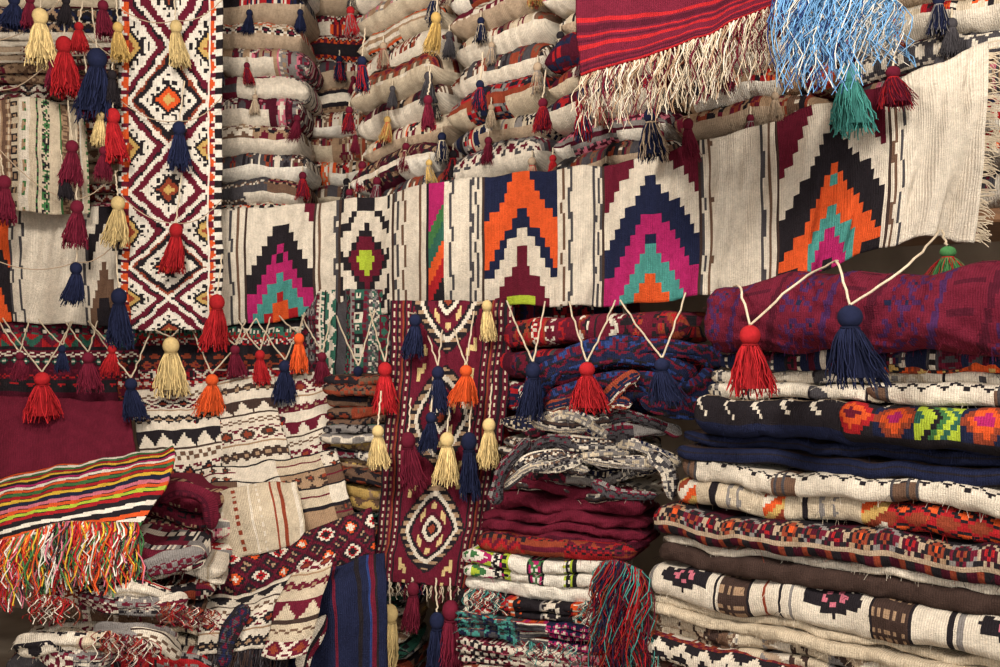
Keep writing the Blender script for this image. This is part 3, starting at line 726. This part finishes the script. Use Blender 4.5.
g=Geo();z=0.0;i=0;q=np.random.default_rng(61)
while z<1.22:
    t=q.uniform(.03,.05); sp=[('mix','tan mustard brown','tan',4+i),('mix','tgreen grey black','tgreen',3+i),('mix','cream grey black maroon','grey',5+i),('mix','navy grey cream','dgrey',6+i),('rows','grey cream black','grey',9+i),('mix','rust brown black','rust',2+i),('mix','brown tan cream','brown',7+i)][q.integers(7)]
    lobes(g,(-.66,3.72),(-.34,3.62),z,t,sp,800+i*3,k=1,out=q.uniform(-.03,.03),tilt=q.uniform(-.12,.12),sag=.012); z+=t*.9;i+=1
g.build('folded_blanket_stack')
g=Geo();z=0;i=0
while z<1.02:
    t=.09; lobes(g,(-1.2,3.86),(-.62,3.86),z,t,('mix',pals[i%6],'maroon',900+i),900+i*3,k=2,out=0); z+=t;i+=1
g.build('folded_blanket_stack')
g=Geo();z=0;i=0
while z<.52:
    t=.07; lobes(g,(-1.0,3.42),(-.42,3.42),z,t,('mix',pals[i%6],'navy',950+i),950+i*3,k=2,out=0); z+=t;i+=1
g.build('folded_blanket_stack')

# ================= LEFT PILE
LA=np.array([-1.46,3.02]);LB=np.array([-.86,3.12])
def zl(py): return CZ-(py-333.5)*.0031
g=Geo();q=np.random.default_rng(41)
specs=[('mix','cream maroon grey black','cream',1),('bars','cream ivory maroon','cream',0,dict(plain=.7)),('mix','maroon cream rust black','maroon',2),('bars','brown black maroon cream','brown',3),berber(2,'maroon'),('bars','ivory red black','ivory',5,dict(plain=.6,hmin=.02,hmax=.05)),('mix','grey black cream red','dgrey',5),('rows','grey dgrey cream','grey',6)]
yy=548;i=0
while zl(yy)>.02:
    h=min(q.uniform(13,21),zl(yy)/.0031); up=yy<680
    lobes(g,LA+(LB-LA)*q.uniform(-.08,.10),LA+(LB-LA)*q.uniform(.90,1.06),zl(yy+h),h*.0031,specs[i%8],1000+i*5,k=2 if i%2 else 1,out=q.uniform(-.02,.05),D=.35,sag=.028 if up else .008,arch=.02 if up else 0,wob=.035,wrk=.012,tilt=q.uniform(-.06,.06) if up else 0)
    yy+=h;i+=1
LF=[berber(1),('mix','cream maroon grey black','cream',12),('rows','cream red black ivory','cream',13,dict(plain=.5,hmin=.01,hmax=.04)),('mix','grey dgrey cream maroon','grey',14),('bars','maroon cream black rust','ivory',15,dict(plain=.4,hmin=.01,hmax=.04))]
for j in range(8):
    x0=q.uniform(5,140); y0=q.uniform(590,660); ln=q.uniform(60,110); x1=min(x0+ln,222); a0=q.uniform(-.35,.25); bow=q.uniform(-12,8); d0=2.95-(y0-580)*.0012
    pth=[(x0,y0,d0+.04),((x0*2+x1)/3,y0+bow+a0*18,d0-.02),((x0+2*x1)/3,y0+bow+a0*36,d0-.02),(x1,y0+a0*52,d0+.05)]
    bundle(g,pth,q.uniform(.022,.032),LF[j%5],900+j,ridges=2,flat=.8,twist=8,ripple=.22,nphi=40)
bundle(g,[(130,574,2.94),(165,562,2.94),(205,552,2.97)],.026,LF[3],981)
g.fuzz(2500,11)
g.build('folded_textile_pile')
g=Geo()
for j,(py,cl) in enumerate([(488,'maroon'),(503,'wine'),(521,'maroon')]):
    fold(g,(-1.24,3.40),(-.96,3.38),CZ-(py+16-333.5)*.0034,.055,patf(('rows','maroon wine black tan','maroon',3+j,dict(plain=.5,hmin=.01,hmax=.04))),1100+j,D=.3,sag=.014,tilt=-.16,wrk=.012)
bundle(g,[(158,500,3.3),(180,490,3.28),(206,500,3.28),(212,530,3.3)],.028,('rows','maroon wine black','maroon',7,dict(plain=.5,hmin=.01,hmax=.04)),77)
z=0;i=0
while z<.76:
    fold(g,(-1.22,3.42),(-.90,3.40),z,.07,patf(('mix',pals[i%6],'dgrey',77+i)),1200+i,D=.3); z+=.07;i+=1
g.build('folded_blanket_stack')
def rainbow(U,V):
    pal=cols('black orange white green red yellow black magenta white orange green red yellow navy pink orange lime red black white'); 
    w=.030; s=V+U*.10; i=(np.floor(s/w).astype(int))%20; c=pal[i].copy(); m=frac(s/w)<.14; c[m]=K['black']; return c
drape('rainbow_striped_blanket',[[(-60,484,3.5),(60,468,3.48),(174,447,3.46)],[(-60,500,3.25),(50,484,3.22),(174,462,3.28)],[(-60,522,3.04),(45,510,2.98),(165,490,3.1)],[(-60,552,2.97),(35,536,2.90),(138,528,2.98)]],rainbow,58,wr=.014,wf=6,fr=None)
g=Geo()
fringe(g,[S(-40,546,2.94),S(10,538,2.88),S(60,522,2.87),S(100,522,2.90),S(137,522,2.95)],.17,cols('orange red yellow white white black orange pink green red'),460,r=.0028,seed=12,spread=.022,out=(0,-.03,0),curl=.5,shift=.12)
g.build('rainbow_blanket_fringe',M_YARN)
g=Geo()
for k_,(a,b_,l) in enumerate([((30,592),(80,600),.07),((100,630),(150,640),.07),((160,600),(215,610),.06)]):
    fringe(g,[S(*a,2.82),S(*b_,2.82)],l,cols('red maroon cream rust'),50,r=.002,seed=40+k_,spread=.02,curl=.6)
g.build('red_wool_fringe',M_YARN)

# ================= TOP RIGHT RED KILIM + BLUE FRINGE
g=Geo()
c=[[(572,-90,2.75),(690,-100,2.6),(800,-120,2.45)],[(576,0,2.72),(690,-10,2.58),(790,-40,2.45)],[(580,76,2.70),(680,46,2.57),(778,2,2.45)]]
Pr=patch(g,c,patf(('stripe','maroon wine red wine','maroon',3,dict(w=.006,gr=.35))),wr=.014,seed=21)
g.build('red_hanging_kilim',solid=.008)
g=Geo(); fringe(g,Pr[:,-1][::8],.15,cols('ivory cream tan ivory maroon'),300,r=.0020,seed=31,spread=.016,curl=.5); g.build('red_kilim_fringe',M_YARN)
g=Geo()
fringe(g,[S(784,-30,2.35),S(815,-25,2.33),S(850,-30,2.3)],.24,cols('sky sky sky white blue'),260,r=.0018,seed=32,spread=.022,out=(-.0,-.03,0),curl=.9) 
fringe(g,[S(830,-30,2.33),S(878,-15,2.3)],.17,cols('sky sky white'),240,r=.0018,seed=33,spread=.03,curl=.8,shift=.25)
g.build('light_blue_wool_fringe',M_YARN)

# ================= TASSELS
def T_(px,y0,y1,col,anch=(),d=None,w=.5,col2=None,lean=0.,via=None):
    g=Geo(); d_=d if d else dl(px,.10); top=S(px,y0,d_); L=(y1-y0)/1000*d_
    tassel(g,top,L,col,int(px*7+y0),w=w,col2=col2,lean=lean)
    for i,a in enumerate(anch): cord(g,a,top,.0032,.006,'ivory',seed=int(px),via=(via[i] if via else None))
    g.build('hanging_tassel',M_YARN)
def BT(px,y0,y1,col,ax,**kw):
    if not kw.get('d'): kw['d']=(3.85 if px<330 else None)
    T_(px,y0,y1,col,[bp(a,.03) for a in ax],**kw)
BT(42,372,420,'red',[10,80],w=.75,d=3.78); BT(131,378,420,'navy',[95,160],w=.6,d=3.8); BT(171,337,395,'straw',[150,190],w=.55)
BT(212,374,415,'orange',[195,262],w=.75); BT(299,333,372,'orange',[285,310],w=.45); BT(285,360,403,'navy',[262,312],w=.6)
BT(358,366,401,'navy',[340,380],w=.5,d=3.7); BT(385,362,412,'red',[375,398],w=.5,d=3.52); BT(415,314,358,'navy',[405,420],w=.5,d=3.52)
BT(487,300,340,'straw',[480,492],w=.4,d=3.5); BT(466,365,405,'orange',[452,480],w=.75,d=3.38); BT(438,366,412,'navy',[425,450],w=.5,d=3.4)
BT(533,362,420,'navy',[512,550],w=.45,d=3.08); BT(587,362,412,'red',[574,620],w=.78,d=2.95); BT(662,358,405,'navy',[625,690],w=.8,d=2.88)
BT(750,325,395,'red',[738,838],w=.65,d=2.5,via=[S(740,286,2.60),S(800,278,2.46)]); BT(850,305,385,'navy',[838,942],w=.72,d=2.33,via=[S(838,262,2.42),S(908,262,2.30)]); BT(948,246,286,'green',[945],w=1.2,col2='red',d=2.45)
for (x,a,b,c,w) in [(378,425,468,'straw',.5),(431,412,452,'navy',.5),(447,432,484,'straw',.5),(408,432,490,'maroon',.42),(489,418,467,'straw',.45),(469,432,498,'navy',.3)]:
    T_(x,a,b,c,[S(x+3,a-34,3.4)],d=3.36,w=w)
for (x,a,b,c) in [(390,604,668,'straw'),(413,582,630,'maroon'),(437,612,672,'navy'),(451,600,672,'maroon'),(474,608,672,'navy')]:
    T_(x,a,b,c,[S(x-1,578,3.38)],d=3.34,w=.36)
for (x,a,b,c,w) in [(20,352,380,'maroon',.6),(88,352,392,'maroon',.6),(112,345,375,'red',.6),(235,345,378,'maroon',.6),(260,350,385,'red',.5),(322,352,385,'maroon',.6),(62,345,372,'navy',.5)]:
    BT(x,a,b,c,[x-16,x+16],w=w,d=3.9)
for (x,a,b,c,w,ah) in [(40,8,66,'straw',.5,30),(64,36,96,'red',.48,30),(97,48,120,'navy',.5,40),(79,22,52,'red',.6,20),(103,0,38,'maroon',.5,20),(14,-5,30,'navy',.8,10),(113,108,162,'red',.4,30),(100,110,145,'straw',.4,20),(118,196,246,'straw',.5,25),(77,200,247,'maroon',.5,70),(76,262,305,'navy',.5,60),(4,175,224,'maroon',.5,20),
   (176,20,66,'straw',.42,25),(179,121,170,'navy',.45,40),(176,223,272,'red',.48,50),(119,288,347,'navy',.42,50),(217,294,350,'red',.5,40),
   (66,-4,26,'black',.5,20),(52,60,88,'maroon',.5,30),(88,84,118,'maroon',.5,30),(72,140,185,'maroon',.5,40),(30,-6,28,'maroon',.5,10),(118,22,60,'mustard',.45,30),(104,146,180,'maroon',.5,30),(64,170,200,'black',.5,20),(112,70,104,'black',.45,20)]:
    T_(x,a,b,c,[S(x+q.uniform(-6,6),a-ah,3.98)],d=3.93,w=w)
for (x,a,b,c,w,c2) in [(362,56,92,'navy',.4,'red'),(436,12,52,'mustard',.4,None),(543,98,132,'maroon',.6,'red'),(583,88,140,'navy',.35,'red'),(651,108,160,'navy',.55,'beige'),(688,118,160,'maroon',.4,None),(775,92,120,'beige',.5,None),(850,62,133,'teal',.6,None),(893,66,108,'maroon',.9,'red'),(428,95,130,'maroon',.4,None),(480,80,110,'navy',.5,'red'),(620,60,95,'navy',.45,'beige'),(664,50,88,'maroon',.5,'red'),(700,60,98,'navy',.4,'grey')]:
    dd=dl(x,.12); T_(x,a,b,c,[S(x+3,a-28,dd)],d=dd,w=w,col2=c2)
g=Geo()
for (a,b) in [((0,40),(60,0)),((60,0),(118,60)),((0,90),(50,60)),((50,60),(116,110)),((0,150),(70,200)),((70,200),(118,170)),((120,8),(176,20)),((176,20),(222,0)),((120,100),(179,121)),((179,121),(222,96)),((122,196),(176,223)),((176,223),(222,200)),((0,262),(76,262)),((76,262),(118,240))]:
    cord(g,S(*a,3.97),S(*b,3.97),.0022,.03,'beige',seed=a[0])
g.build('tassel_garland_string',M_YARN)

# ================= LIGHTS / WORLD / CAMERA
w=bpy.data.worlds.new('world'); sc.world=w; w.use_nodes=True
bg=w.node_tree.nodes['Background']; bg.inputs[0].default_value=(1,.985,.96,1); bg.inputs[1].default_value=2.15
def area(name,loc,tgt,size,en,col=(1,.95,.88)):
    l=bpy.data.lights.new(name,'AREA'); l.energy=en; l.size=size; l.color=col
    o=bpy.data.objects.new(name,l); sc.collection.objects.link(o); o.location=loc
    o.rotation_euler=(Vector(tgt)-Vector(loc)).to_track_quat('-Z','Y').to_euler()
area('ceiling_lamp',(-.9,1.3,3.05),(-.7,3.9,1.2),.5,135)
area('ceiling_lamp',(.8,.5,3.05),(.3,3.2,.5),.5,95)
cd=bpy.data.cameras.new('camera'); cd.lens=36; cd.sensor_width=36; cd.clip_start=.05
co=bpy.data.objects.new('camera',cd); sc.collection.objects.link(co); co.location=(0,0,CZ); co.rotation_euler=(math.pi/2,0,0)
sc.camera=co
